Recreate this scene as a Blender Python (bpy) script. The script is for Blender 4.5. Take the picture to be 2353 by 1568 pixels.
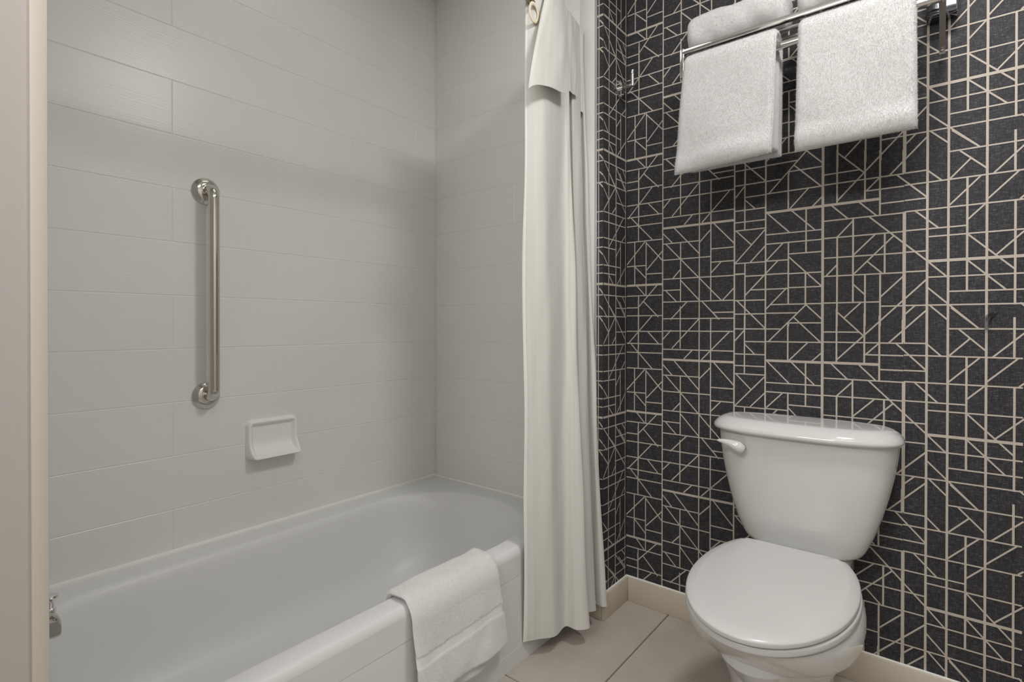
import bpy, bmesh, math, random
import numpy as np
from mathutils import Vector, Matrix
random.seed(7); RNG = np.random.default_rng(7)
for _o in list(bpy.data.objects): bpy.data.objects.remove(_o)
SC = bpy.context.scene
COL = SC.collection

# ------------------------------------------------------------------ camera
cam_d = bpy.data.cameras.new('camera'); cam = bpy.data.objects.new('camera', cam_d); COL.objects.link(cam)
cam_d.sensor_fit = 'HORIZONTAL'; cam_d.sensor_width = 36.0
cam_d.lens = 1214.6/2353*36.0
cam_d.shift_x = 0.0; cam_d.shift_y = -(784-756.45)/2353
cam_d.clip_start = 0.02; cam_d.clip_end = 50
yaw, pit, rol = -0.678094, 5.0075e-3, 1.0334e-3
cy, sy = math.cos(yaw), math.sin(yaw)
A_ = Matrix(((cy,-sy,0),(0,0,-1),(sy,cy,0)))
B_ = Matrix(((1,0,0),(0,math.cos(pit),-math.sin(pit)),(0,math.sin(pit),math.cos(pit))))
C_ = Matrix(((math.cos(rol),-math.sin(rol),0),(math.sin(rol),math.cos(rol),0),(0,0,1)))
M_ = C_ @ B_ @ A_                      # world -> x right, y down, z forward
R_ = (Matrix(((1,0,0),(0,-1,0),(0,0,-1))) @ M_).transposed()
cam.matrix_world = Matrix.Translation((0,0,1.0)) @ R_.to_4x4()
SC.camera = cam

# ------------------------------------------------------------------ light and exposure
SC.view_settings.view_transform = 'Standard'
SC.view_settings.look = 'None'
SC.view_settings.gamma = 1.0
SC.view_settings.use_curve_mapping = False
SC.view_settings.exposure = 0.0
w = bpy.data.worlds.new('world'); SC.world = w; w.use_nodes = True
w.node_tree.nodes['Background'].inputs[0].default_value = (1,1,1,1)
w.node_tree.nodes['Background'].inputs[1].default_value = 0.0

def area(name, loc, size, power, col, rot=(0,0,0), shape='RECTANGLE', size_y=None):
    l = bpy.data.lights.new(name, 'AREA'); l.energy = power; l.color = col
    l.shape = shape; l.size = size
    if size_y: l.size_y = size_y
    o = bpy.data.objects.new(name, l); o.location = loc; o.rotation_euler = rot; COL.objects.link(o)
    return o
area('ceiling_light', (0.05, 1.0, 2.395), 0.30, 14.5, (1.0,0.985,0.972), (0,0,0), 'DISK')
area('vanity_light', (-0.35, -0.88, 1.98), 0.8, 16.0, (1.0,0.985,0.975), (math.radians(80),0,0), 'RECTANGLE', 0.16)
area('room_fill', (0.3, 0.0, 2.39), 0.9, 7.0, (1.0,0.985,0.972), (0,0,0), 'RECTANGLE', 0.9)  # added fill without a fixture, evens out the light
area('shower_fill', (-1.25, 0.85, 2.40), 0.6, 0.9, (1.0,0.99,0.98), (0,0,0), 'DISK')  # added weak fill for the end wall shaded by the curtain, no fixture

# ------------------------------------------------------------------ dimensions
YW = 1.772      # papered wall behind the toilet
YS = 1.595      # tiled end wall of the alcove / front of the stub
XS = -0.887     # side of the stub
XT = -1.715     # long tiled wall
XR = 1.05       # wall to the right of the camera
YB = -1.0       # wall behind the camera
ZC = 2.415      # ceiling
X0 = -0.297     # toilet axis
BACK=[(-0.8929, 1.5249, -0.8422, 1.5249, 0.0038), (-0.8928, 1.496, -0.7501, 1.496, 0.0038), (-0.8927, 1.4398, -0.7511, 1.4398, 0.0038), (-0.8926, 1.3957, -0.751, 1.3957, 0.0038), (-0.8925, 1.3634, -0.7509, 1.3634, 0.0038), (-0.8924, 1.3062, -0.7508, 1.3062, 0.0038), (-0.8944, 1.2183, -0.8119, 1.2183, 0.0038), (-0.8105, 1.1873, -0.7505, 1.1873, 0.0038), (-0.8942, 1.1486, -0.7504, 1.1486, 0.0075), (-0.8919, 1.1106, -0.7503, 1.1106, 0.0038), (-0.8418, 1.5521, -0.8418, 1.3065, 0.0036), (-0.8408, 1.1092, -0.8408, 0.9225, 0.0036), (-0.8561, 1.3044, -0.8561, 1.1507, 0.0036), (-0.8123, 1.3032, -0.8123, 1.111, 0.0036), (-0.8213, 1.0894, -0.7656, 1.0331, 0.0038), (-0.8392, 1.0719, -0.7712, 1.1455, 0.0038), (-0.8481, 1.1464, -0.8158, 1.1111, 0.0038), (-0.8823, 1.3933, -0.7886, 1.4961, 0.0038), (-0.8052, 1.4388, -0.7657, 1.3972, 0.0038), (-0.8709, 1.3947, -0.7882, 1.3071, 0.0038), (-0.893, 1.2185, -0.8163, 1.3036, 0.0038), (-0.8116, 1.2984, -0.7506, 1.2311, 0.0038), (-0.8114, 1.2001, -0.7507, 1.2653, 0.0038), (-0.8556, 1.2163, -0.8122, 1.1724, 0.0038), (-0.7504, 1.4844, -0.511, 1.4844, 0.0038), (-0.7503, 1.4417, -0.5109, 1.4417, 0.0038), (-0.7502, 1.378, -0.5107, 1.378, 0.0038), (-0.7501, 1.3423, -0.5106, 1.3423, 0.0075), (-0.7499, 1.2877, -0.6227, 1.2877, 0.0038), (-0.5834, 1.2563, -0.5103, 1.2563, 0.0038), (-0.7498, 1.2314, -0.5845, 1.2314, 0.0038), (-0.5833, 1.2126, -0.5102, 1.2126, 0.0038), (-0.7496, 1.1649, -0.5101, 1.1649, 0.0038), (-0.7495, 1.1258, -0.6872, 1.1258, 0.0038), (-0.7494, 1.0851, -0.5098, 1.0851, 0.0038), (-0.5767, 1.0468, -0.5097, 1.0468, 0.0038), (-0.6869, 1.526, -0.6869, 1.3818, 0.0038), (-0.6862, 1.2876, -0.6862, 1.0855, 0.0038), (-0.5842, 1.4837, -0.5842, 1.0874, 0.0038), (-0.7169, 1.3812, -0.6225, 1.4839, 0.0038), (-0.7503, 1.4115, -0.7195, 1.4448, 0.0038), (-0.614, 1.3471, -0.5257, 1.4395, 0.0038), (-0.6743, 1.3473, -0.6439, 1.3792, 0.0038), (-0.75, 1.3253, -0.7151, 1.2885, 0.0038), (-0.7109, 1.3417, -0.6218, 1.2434, 0.0038), (-0.6219, 1.282, -0.5844, 1.3215, 0.0038), (-0.5758, 1.3406, -0.5097, 1.267, 0.0038), (-0.7386, 1.2862, -0.5498, 1.0853, 0.0038), (-0.6861, 1.1585, -0.6214, 1.0874, 0.0038), (-0.7136, 1.1661, -0.6862, 1.1965, 0.0038), (-0.5839, 1.1768, -0.5519, 1.211, 0.0038), (-0.548, 1.0845, -0.5099, 1.1254, 0.0038), (-0.7402, 1.1258, -0.7008, 1.086, 0.0038), (-0.6151, 1.0865, -0.5567, 1.023, 0.0038), (-0.7219, 1.0238, -0.6628, 1.0856, 0.0038), (-0.4763, 1.4099, -0.4186, 1.4099, 0.0038), (-0.5083, 1.3697, -0.4185, 1.3697, 0.0038), (-0.5082, 1.3326, -0.4184, 1.3326, 0.0038), (-0.5081, 1.3065, -0.4183, 1.3065, 0.0038), (-0.5078, 1.2018, -0.4179, 1.2018, 0.0038), (-0.5077, 1.1677, -0.4773, 1.1677, 0.005), (-0.4772, 1.1597, -0.4178, 1.1597, 0.0038), (-0.4622, 1.1158, -0.3529, 1.1158, 0.0038), (-0.5074, 1.0833, -0.4176, 1.0833, 0.0038), (-0.5073, 1.04, -0.4174, 1.04, 0.0038), (-0.5076, 1.45, -0.3739, 1.45, 0.0038), (-0.4783, 1.4882, -0.4783, 1.3079, 0.004), (-0.4774, 1.2012, -0.4774, 0.9903, 0.004), (-0.5074, 1.4116, -0.4781, 1.4466, 0.0038), (-0.478, 1.4019, -0.4488, 1.3715, 0.0038), (-0.5054, 1.3071, -0.459, 1.2586, 0.0038), (-0.5071, 1.203, -0.4189, 1.3012, 0.0038), (-0.4621, 1.2025, -0.4187, 1.2502, 0.0038), (-0.5013, 1.0827, -0.4173, 0.9944, 0.0038), (-0.3541, 1.4685, -0.2637, 1.4685, 0.0038), (-0.4177, 1.411, -0.2637, 1.411, 0.0038), (-0.4175, 1.3522, -0.2635, 1.3522, 0.0075), (-0.4173, 1.2842, -0.2647, 1.2842, 0.0038), (-0.4172, 1.2555, -0.2646, 1.2555, 0.0038), (-0.3533, 1.2201, -0.2644, 1.2201, 0.0038), (-0.417, 1.2028, -0.3532, 1.2028, 0.0038), (-0.3531, 1.1604, -0.2642, 1.1604, 0.0038), (-0.3529, 1.118, -0.2641, 1.118, 0.0038), (-0.4169, 1.1618, -0.3531, 1.1618, 0.0038), (-0.402, 1.068, -0.2639, 1.068, 0.0038), (-0.4165, 1.0416, -0.3262, 1.0416, 0.0038), (-0.3539, 1.4684, -0.3539, 1.3545, 0.0042), (-0.3531, 1.2555, -0.3531, 1.0689, 0.0042), (-0.3058, 1.3496, -0.3058, 1.2194, 0.0042), (-0.307, 1.1625, -0.307, 1.0641, 0.0042), (-0.3526, 1.0108, -0.3526, 1.0013, 0.0042), (-0.4096, 0.9525, -0.3051, 1.0657, 0.0038), (-0.3056, 1.0657, -0.2632, 1.0209, 0.0038), (-0.3381, 1.0281, -0.2669, 0.9539, 0.0038), (-0.3507, 1.3548, -0.2989, 1.4117, 0.0038), (-0.2901, 1.3546, -0.2644, 1.3808, 0.0038), (-0.4108, 1.349, -0.3498, 1.2846, 0.0038), (-0.3449, 1.3503, -0.2835, 1.2861, 0.0038), (-0.4155, 1.2038, -0.3668, 1.2558, 0.0038), (-0.4771, 1.0986, -0.3824, 1.2019, 0.0038), (-0.3532, 1.2124, -0.2641, 1.1176, 0.0038), (-0.4166, 1.053, -0.3572, 1.1179, 0.0038), (-0.2624, 1.4419, -0.1727, 1.4419, 0.0038), (-0.2623, 1.4125, -0.0722, 1.4125, 0.0038), (-0.1586, 1.379, -0.0721, 1.379, 0.0038), (-0.2621, 1.3527, -0.1261, 1.3527, 0.0075), (-0.1248, 1.339, -0.0719, 1.339, 0.0038), (-0.2619, 1.3072, -0.0718, 1.3072, 0.0038), (-0.2617, 1.2568, -0.0716, 1.2568, 0.0038), (-0.2615, 1.1994, -0.0714, 1.1994, 0.0038), (-0.2614, 1.1464, -0.0712, 1.1464, 0.0038), (-0.2611, 1.0688, -0.125, 1.0688, 0.0038), (-0.1237, 1.0566, -0.0708, 1.0566, 0.0038), (-0.227, 1.5084, -0.227, 1.3546, 0.0044), (-0.2262, 1.257, -0.2262, 1.0014, 0.0044), (-0.1876, 1.3079, -0.1876, 1.0709, 0.0044), (-0.1601, 1.4944, -0.1601, 1.3542, 0.0044), (-0.1591, 1.1469, -0.1591, 1.0015, 0.0044), (-0.1255, 1.4873, -0.1255, 1.3078, 0.0044), (-0.1243, 1.1487, -0.1243, 1.0015, 0.0044), (-0.1143, 1.2574, -0.1143, 1.1481, 0.0044), (-0.0723, 1.4761, -0.0723, 1.4143, 0.0075), (-0.0712, 1.3095, -0.0712, 1.0015, 0.0075), (-0.2257, 1.042, -0.1626, 0.9747, 0.0038), (-0.2098, 1.0243, -0.1687, 1.0676, 0.0038), (-0.2257, 0.9055, -0.0222, 1.1268, 0.004), (-0.1581, 1.3784, -0.1268, 1.4111, 0.0038), (-0.2411, 1.3509, -0.2006, 1.3079, 0.0038), (-0.1744, 1.3514, -0.1335, 1.308, 0.0038), (-0.2275, 1.2564, -0.188, 1.3003, 0.0038), (-0.1871, 1.2026, -0.1359, 1.2561, 0.0038), (-0.1869, 1.1479, -0.0942, 1.2479, 0.0038), (-0.1548, 1.1832, -0.1208, 1.1482, 0.0038), (-0.2552, 1.1462, -0.2261, 1.1787, 0.0038), (-0.1873, 1.1203, -0.1589, 1.0894, 0.0038), (-0.1243, 1.0811, -0.0724, 1.1371, 0.0038), (-0.1044, 1.4132, -0.0241, 1.5005, 0.004), (-0.0884, 1.4121, -0.023, 1.3414, 0.004), (-0.1506, 1.3071, -0.0217, 1.173, 0.004), (-0.0723, 1.5143, 0.1621, 1.5143, 0.0038), (-0.0712, 1.4131, -0.0233, 1.4131, 0.0038), (-0.0711, 1.3807, 0.1608, 1.3807, 0.0038), (-0.071, 1.3397, -0.023, 1.3397, 0.0038), (-0.0708, 1.3093, 0.1611, 1.3093, 0.0038), (-0.0707, 1.2581, 0.0563, 1.2581, 0.0038), (-0.0704, 1.2004, -0.0225, 1.2004, 0.0038), (-0.0702, 1.1476, -0.0223, 1.1476, 0.0038), (-0.0217, 1.1726, 0.1617, 1.1726, 0.0075), (-0.0219, 1.2371, 0.1614, 1.2371, 0.0038), (-0.0215, 1.1306, 0.1618, 1.1306, 0.0038), (0.0211, 1.0916, 0.162, 1.0916, 0.0038), (0.0196, 1.4522, 0.1624, 1.4522, 0.0038), (0.0572, 1.38, 0.0572, 1.0924, 0.0046), (0.1456, 1.4809, 0.1456, 1.3824, 0.0046), (0.1462, 1.3109, 0.1462, 1.0547, 0.0046), (-0.0184, 1.5153, 0.0195, 1.4753, 0.0038), (0.0264, 1.5066, 0.0813, 1.4519, 0.0038), (0.0419, 1.4512, 0.094, 1.3967, 0.0038), (0.0219, 1.381, 0.0641, 1.4278, 0.0038), (0.1063, 1.3814, 0.1636, 1.4425, 0.0038), (-0.0711, 1.4887, -0.0479, 1.5135, 0.0038), (-0.0231, 1.4127, 0.0081, 1.3796, 0.0038), (0.0206, 1.3125, 0.0837, 1.3808, 0.0038), (0.0947, 1.3185, 0.1542, 1.3817, 0.0038), (0.0573, 1.2718, 0.0923, 1.3092, 0.0038), (-0.0478, 1.3086, 0.0014, 1.2574, 0.0038), (0.1541, 1.311, 0.1641, 1.321, 0.0038), (0.0574, 1.2368, 0.146, 1.1412, 0.0038), (0.1117, 1.1787, 0.1645, 1.235, 0.0038), (-0.0212, 1.1723, 0.0191, 1.1285, 0.0038), (0.0577, 1.1703, 0.1302, 1.0921, 0.0038), (-0.0221, 1.1044, 0.0815, 0.9945, 0.0038), (0.1555, 1.0594, 0.1643, 1.0501, 0.0038)]
SIDE=[(1.5925, 1.4919, 1.767, 1.4919, 0.0038), (1.6853, 1.5223, 1.7669, 1.5223, 0.0038), (1.6857, 1.4376, 1.7652, 1.4376, 0.0038), (1.5929, 1.3924, 1.761, 1.3924, 0.0038), (1.593, 1.3597, 1.7611, 1.3597, 0.0038), (1.5932, 1.3033, 1.7614, 1.3033, 0.0038), (1.5933, 1.2708, 1.6831, 1.2708, 0.0038), (1.5936, 1.2103, 1.7202, 1.2103, 0.0038), (1.5937, 1.182, 1.6835, 1.182, 0.0038), (1.5938, 1.1457, 1.7665, 1.1457, 0.0075), (1.594, 1.1078, 1.7667, 1.1078, 0.0038), (1.7202, 1.2994, 1.7202, 1.1523, 0.0045), (1.6375, 1.5299, 1.6822, 1.4919, 0.0042), (1.5929, 1.3922, 1.6822, 1.4903, 0.0042), (1.7111, 1.5465, 1.7561, 1.4982, 0.0042), (1.6855, 1.4859, 1.7583, 1.4091, 0.0042), (1.6581, 1.3952, 1.6858, 1.4221, 0.0042), (1.6346, 1.275, 1.7409, 1.3902, 0.0042), (1.7292, 1.3053, 1.7586, 1.3324, 0.0042), (1.6849, 1.2457, 1.7199, 1.2851, 0.0042), (1.6961, 1.1503, 1.7591, 1.2153, 0.0042), (1.6326, 1.1789, 1.6648, 1.1484, 0.0042), (1.5963, 1.1112, 1.6825, 1.028, 0.0042), (1.6855, 1.1057, 1.76, 1.0289, 0.0042), (1.7318, 1.1086, 1.7598, 1.0795, 0.0042), (1.5957, 1.2433, 1.6261, 1.2121, 0.0042), (1.5949, 1.4731, 1.6316, 1.4367, 0.0042), (1.5965, 1.0564, 1.6229, 1.0296, 0.0042)]
FRONT=[(-0.9105, 1.4919, -0.887, 1.4919, 0.0038), (-0.9105, 1.3924, -0.887, 1.3924, 0.0038), (-0.9105, 1.3597, -0.887, 1.3597, 0.0038), (-0.9105, 1.3033, -0.887, 1.3033, 0.0038), (-0.9105, 1.2708, -0.887, 1.2708, 0.0038), (-0.9105, 1.2103, -0.887, 1.2103, 0.0038), (-0.9105, 1.182, -0.887, 1.182, 0.0038), (-0.9105, 1.1457, -0.887, 1.1457, 0.0075), (-0.9105, 1.1078, -0.887, 1.1078, 0.0038), (-0.9021, 1.4908, -0.8871, 1.4732, 0.0042), (-0.9016, 1.2596, -0.8866, 1.2432, 0.0042), (-0.9013, 1.1306, -0.8863, 1.1111, 0.0042), (-0.9012, 1.0718, -0.8862, 1.0564, 0.0042)]
COLS=[(-0.7504, 0.0042), (-0.6223, 0.0038), (-0.5097, 0.0048), (-0.417, 0.0045), (-0.2626, 0.007), (-0.0226, 0.0055), (0.0203, 0.0052), (0.0945, 0.0052)]
SCOLS=[(1.6329, 0.0045), (1.6846, 0.0055), (1.7578, 0.0045)]

# ------------------------------------------------------------------ materials
def mat(name, col, rough=0.5, metal=0.0, spec=0.5, coat=0.0, sheen=0.0, sss=0.0):
    m = bpy.data.materials.new(name); m.use_nodes = True
    b = m.node_tree.nodes['Principled BSDF']
    b.inputs['Base Color'].default_value = (*col,1); b.inputs['Roughness'].default_value = rough
    b.inputs['Metallic'].default_value = metal; b.inputs['Specular IOR Level'].default_value = spec
    b.inputs['Coat Weight'].default_value = coat; b.inputs['Coat Roughness'].default_value = 0.05
    b.inputs['Sheen Weight'].default_value = sheen
    return m
def nd(m, t, **k):
    n = m.node_tree.nodes.new(t)
    for a, v in k.items():
        if a in n.inputs.keys() if isinstance(a,str) else False: n.inputs[a].default_value = v
        else: setattr(n, a, v)
    return n
def lk(m, a, b): m.node_tree.links.new(a, b)
def bsdf(m): return m.node_tree.nodes['Principled BSDF']
def noise(m, scale3, scale=1.0, detail=3.0, rough=0.6):
    tc = nd(m,'ShaderNodeTexCoord'); mp = nd(m,'ShaderNodeMapping'); mp.inputs['Scale'].default_value = scale3
    n = nd(m,'ShaderNodeTexNoise'); n.inputs['Scale'].default_value = scale; n.inputs['Detail'].default_value = detail; n.inputs['Roughness'].default_value = rough
    lk(m, tc.outputs['Object'], mp.inputs['Vector']); lk(m, mp.outputs[0], n.inputs['Vector'])
    return n
def bump(m, src, strength=0.2, dist=0.001):
    b = nd(m,'ShaderNodeBump'); b.inputs['Strength'].default_value = strength; b.inputs['Distance'].default_value = dist
    lk(m, src, b.inputs['Height']); lk(m, b.outputs[0], bsdf(m).inputs['Normal']); return b
def ramp(m, src, stops):
    r = nd(m,'ShaderNodeValToRGB'); e = r.color_ramp.elements
    e[0].position, e[0].color = stops[0][0], (*stops[0][1],1)
    e[1].position, e[1].color = stops[-1][0], (*stops[-1][1],1)
    for p,c in stops[1:-1]:
        q = e.new(p); q.color = (*c,1)
    lk(m, src, r.inputs[0]); return r

M = {}
# striated glazed wall tile: the ribs run along the wall
def tile_mat(name, sc):
    m = mat(name, (0.60,0.59,0.56), 0.30, spec=0.4)
    n = noise(m, sc, 1.0, 2.0, 0.5)
    bump(m, n.outputs[0], 0.32, 0.0008)
    n2 = noise(m, (3,3,3), 1.0, 2.0)
    r = ramp(m, n2.outputs[0], [(0.3,(0.745,0.74,0.715)),(0.7,(0.775,0.77,0.745))]); lk(m, r.outputs[0], bsdf(m).inputs['Base Color'])
    return m
M['tile_long'] = tile_mat('striated_white_tile', (1,2.5,330))
M['tile_end'] = tile_mat('striated_white_tile_end', (2.5,1,330))
M['grout'] = mat('white_grout', (0.74,0.73,0.70), 0.8)
M['caulk'] = mat('white_caulk', (0.90,0.90,0.83), 0.5)
M['enamel'] = mat('white_tub_enamel', (0.72,0.72,0.71), 0.38, spec=0.35)
M['china'] = mat('white_vitreous_china', (0.64,0.64,0.625), 0.09, spec=0.5, coat=0.3)
M['plastic'] = mat('white_seat_plastic', (0.59,0.59,0.575), 0.24, spec=0.45)
M['soap'] = mat('white_soap_dish_glaze', (0.84,0.84,0.80), 0.3)
M['chrome'] = mat('polished_chrome', (0.80,0.79,0.77), 0.06, 1.0)
M['steel'] = mat('brushed_steel', (0.62,0.59,0.54), 0.08, 1.0)
M['satin'] = mat('satin_nickel_strap', (0.50,0.48,0.45), 0.42, 0.75)
M['black'] = mat('black_recess', (0.02,0.02,0.02), 0.5)
M['rod'] = mat('bronzed_rod', (0.30,0.27,0.20), 0.25, 1.0)
M['ring'] = mat('cream_ring_plastic', (0.82,0.72,0.56), 0.35)
M['paint'] = mat('white_wall_paint', (0.70,0.69,0.66), 0.55, spec=0.3)
M['jamb'] = mat('pale_door_paint', (0.50,0.465,0.44), 0.45, spec=0.3)
M['casing'] = mat('beige_door_casing', (0.60,0.545,0.48), 0.4, spec=0.3)
M['plate'] = mat('chrome_dark_reflection', (0.30,0.31,0.34), 0.06, 1.0)  # chrome coloured dark to stand in for a dim reflection
M['trim'] = mat('white_bullnose', (0.70,0.70,0.68), 0.3)
M['edge'] = mat('grey_metal_edge', (0.55,0.56,0.58), 0.3, 0.6)
M['ceil'] = mat('ceiling_paint', (0.80,0.80,0.78), 0.8)
# cloth: fine vertical satin stripes
def curtain_mat():
    m = mat('cream_curtain_cloth', (0.80,0.79,0.74), 0.62, spec=0.25, sheen=0.2)
    tc = nd(m,'ShaderNodeTexCoord'); mp = nd(m,'ShaderNodeMapping'); mp.inputs['Scale'].default_value = (60,0.3,1)
    n = nd(m,'ShaderNodeTexNoise'); n.inputs['Scale'].default_value = 1.0; n.inputs['Detail'].default_value = 2
    lk(m, tc.outputs['UV'], mp.inputs['Vector']); lk(m, mp.outputs[0], n.inputs['Vector'])
    r = ramp(m, n.outputs[0], [(0.35,(0.735,0.725,0.68)),(0.65,(0.79,0.78,0.735))]); lk(m, r.outputs[0], bsdf(m).inputs['Base Color'])
    n3 = noise(m, (14,14,5), 1.0, 4.0); bump(m, n3.outputs[0], 0.35, 0.004)
    # a thin cloth lets a little light through
    b = bsdf(m); tr = nd(m,'ShaderNodeBsdfTranslucent'); tr.inputs[0].default_value = (0.80,0.78,0.70,1)
    mx = nd(m,'ShaderNodeMixShader'); mx.inputs[0].default_value = 0.15
    out = m.node_tree.nodes['Material Output']
    lk(m, b.outputs[0], mx.inputs[1]); lk(m, tr.outputs[0], mx.inputs[2]); lk(m, mx.outputs[0], out.inputs[0])
    return m
M['curtain'] = curtain_mat()
M['hem'] = mat('stitched_hem_cloth', (0.79,0.78,0.73), 0.7, spec=0.2)
bump(M['hem'], noise(M['hem'], (40,40,160), 1.0, 2.0).outputs[0], 0.5, 0.002)
def terry(name, col):
    m = mat(name, col, 0.95, spec=0.1, sheen=0.35)
    n = noise(m, (1,1,1), 650, 2.0)
    n2 = noise(m, (1,1,1), 30, 2.0)
    ad = nd(m,'ShaderNodeMath'); ad.operation='ADD'; lk(m,n.outputs[0],ad.inputs[0]); lk(m,n2.outputs[0],ad.inputs[1])
    bump(m, ad.outputs[0], 0.15, 0.0012)
    tr = nd(m,'ShaderNodeBsdfTranslucent'); tr.inputs[0].default_value = (*col,1)
    mx = nd(m,'ShaderNodeMixShader'); mx.inputs[0].default_value = 0.25
    lk(m, bsdf(m).outputs[0], mx.inputs[1]); lk(m, tr.outputs[0], mx.inputs[2]); lk(m, mx.outputs[0], m.node_tree.nodes['Material Output'].inputs[0])
    return m
M['terry'] = terry('white_terry_cloth', (0.745,0.74,0.73))
M['terry_hand'] = terry('terry_cloth_light_lift', (0.93,0.925,0.91))  # same white terry, colour lifted to make up for weak light low down
M['band'] = mat('woven_towel_band', (0.80,0.795,0.78), 0.8, spec=0.1)
# wallpaper ground: charcoal with a horizontal and vertical slub weave
def paper_mat(name, along):
    m = mat(name, (0.03,0.03,0.03), 0.62, spec=0.25)
    s1 = (95,95,620) ; s2 = (620,620,70)
    n1 = noise(m, s1, 1.0, 3.0, 0.7); n2 = noise(m, s2, 1.0, 3.0, 0.7)
    r1 = ramp(m, n1.outputs[0], [(0.42,(0.029,0.0285,0.033)),(0.58,(0.051,0.049,0.053)),(0.74,(0.16,0.145,0.135))])
    r2 = ramp(m, n2.outputs[0], [(0.40,(0.55,0.55,0.55)),(0.60,(1.2,1.2,1.2))])
    mx = nd(m,'ShaderNodeMix'); mx.data_type='RGBA'; mx.blend_type='MULTIPLY'; mx.inputs[0].default_value = 0.9
    lk(m, r1.outputs[0], mx.inputs[6]); lk(m, r2.outputs[0], mx.inputs[7]); lk(m, mx.outputs[2], bsdf(m).inputs['Base Color'])
    bump(m, n1.outputs[0], 0.12, 0.0004)
    return m
M['paper'] = paper_mat('charcoal_woven_wallpaper', 'x')
def line_mat():
    m = mat('taupe_printed_line', (0.42,0.365,0.31), 0.6, spec=0.25)
    n = noise(m, (260,260,1500), 1.0, 3.0, 0.7)
    r = ramp(m, n.outputs[0], [(0.35,(0.46,0.405,0.35)),(0.7,(0.55,0.49,0.43))]); lk(m, r.outputs[0], bsdf(m).inputs['Base Color'])
    return m
M['line'] = line_mat()
def stone(name, a, b, rough):
    m = mat(name, a, rough, spec=0.4)
    n = noise(m, (1,1,1), 5.5, 6.0, 0.65); n2 = noise(m, (1,1,1), 160, 2.0)
    ad = nd(m,'ShaderNodeMix'); ad.data_type='FLOAT'; ad.inputs[0].default_value = 0.18
    lk(m,n.outputs[0],ad.inputs[2]); lk(m,n2.outputs[0],ad.inputs[3])
    r = ramp(m, ad.outputs[0], [(0.35,a),(0.65,b)]); lk(m, r.outputs[0], bsdf(m).inputs['Base Color'])
    return m
M['floor'] = stone('beige_floor_tile', (0.43,0.385,0.335), (0.49,0.45,0.39), 0.42)
M['base'] = stone('beige_baseboard_tile', (0.56,0.49,0.40), (0.61,0.545,0.455), 0.5)
M['fgrout'] = mat('brown_floor_grout', (0.14,0.115,0.09), 0.9)
M['smoke'] = mat('smoky_translucent', (0.10,0.11,0.14), 0.15)
bsdf(M['smoke']).inputs['Transmission Weight'].default_value = 0.85
bsdf(M['smoke']).inputs['Alpha'].default_value = 0.45

# ------------------------------------------------------------------ mesh helpers
def tag(o, label=None, cat=None, group=None, kind=None):
    if label: o['label'] = label
    if cat: o['category'] = cat
    if group: o['group'] = group
    if kind: o['kind'] = kind
    return o
def link(name, me, m, parent=None, smooth=True):
    o = bpy.data.objects.new(name, me); COL.objects.link(o)
    for q in (m if isinstance(m, (list,tuple)) else [m]): me.materials.append(q)
    if smooth:
        me.polygons.foreach_set('use_smooth', [True]*len(me.polygons))
    if parent: 
        o.parent = parent
        o.matrix_parent_inverse = Matrix.Translation(-Vector(parent.location))
    me.update(); return o
def obj(name, v, f, m, parent=None, smooth=True, mi=None, auto=None):
    me = bpy.data.meshes.new(name); me.from_pydata([tuple(p) for p in v], [], f)
    if mi is not None: me.polygons.foreach_set('material_index', mi)
    o = link(name, me, m, parent, smooth)
    if auto is not None:
        me.update()
        try: me.set_sharp_from_angle(angle=math.radians(auto))
        except Exception: pass
    return o
def empty(name, loc):
    o = bpy.data.objects.new(name, None); o.location = loc; o.empty_display_size = 0.05; COL.objects.link(o); 
    return o
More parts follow.
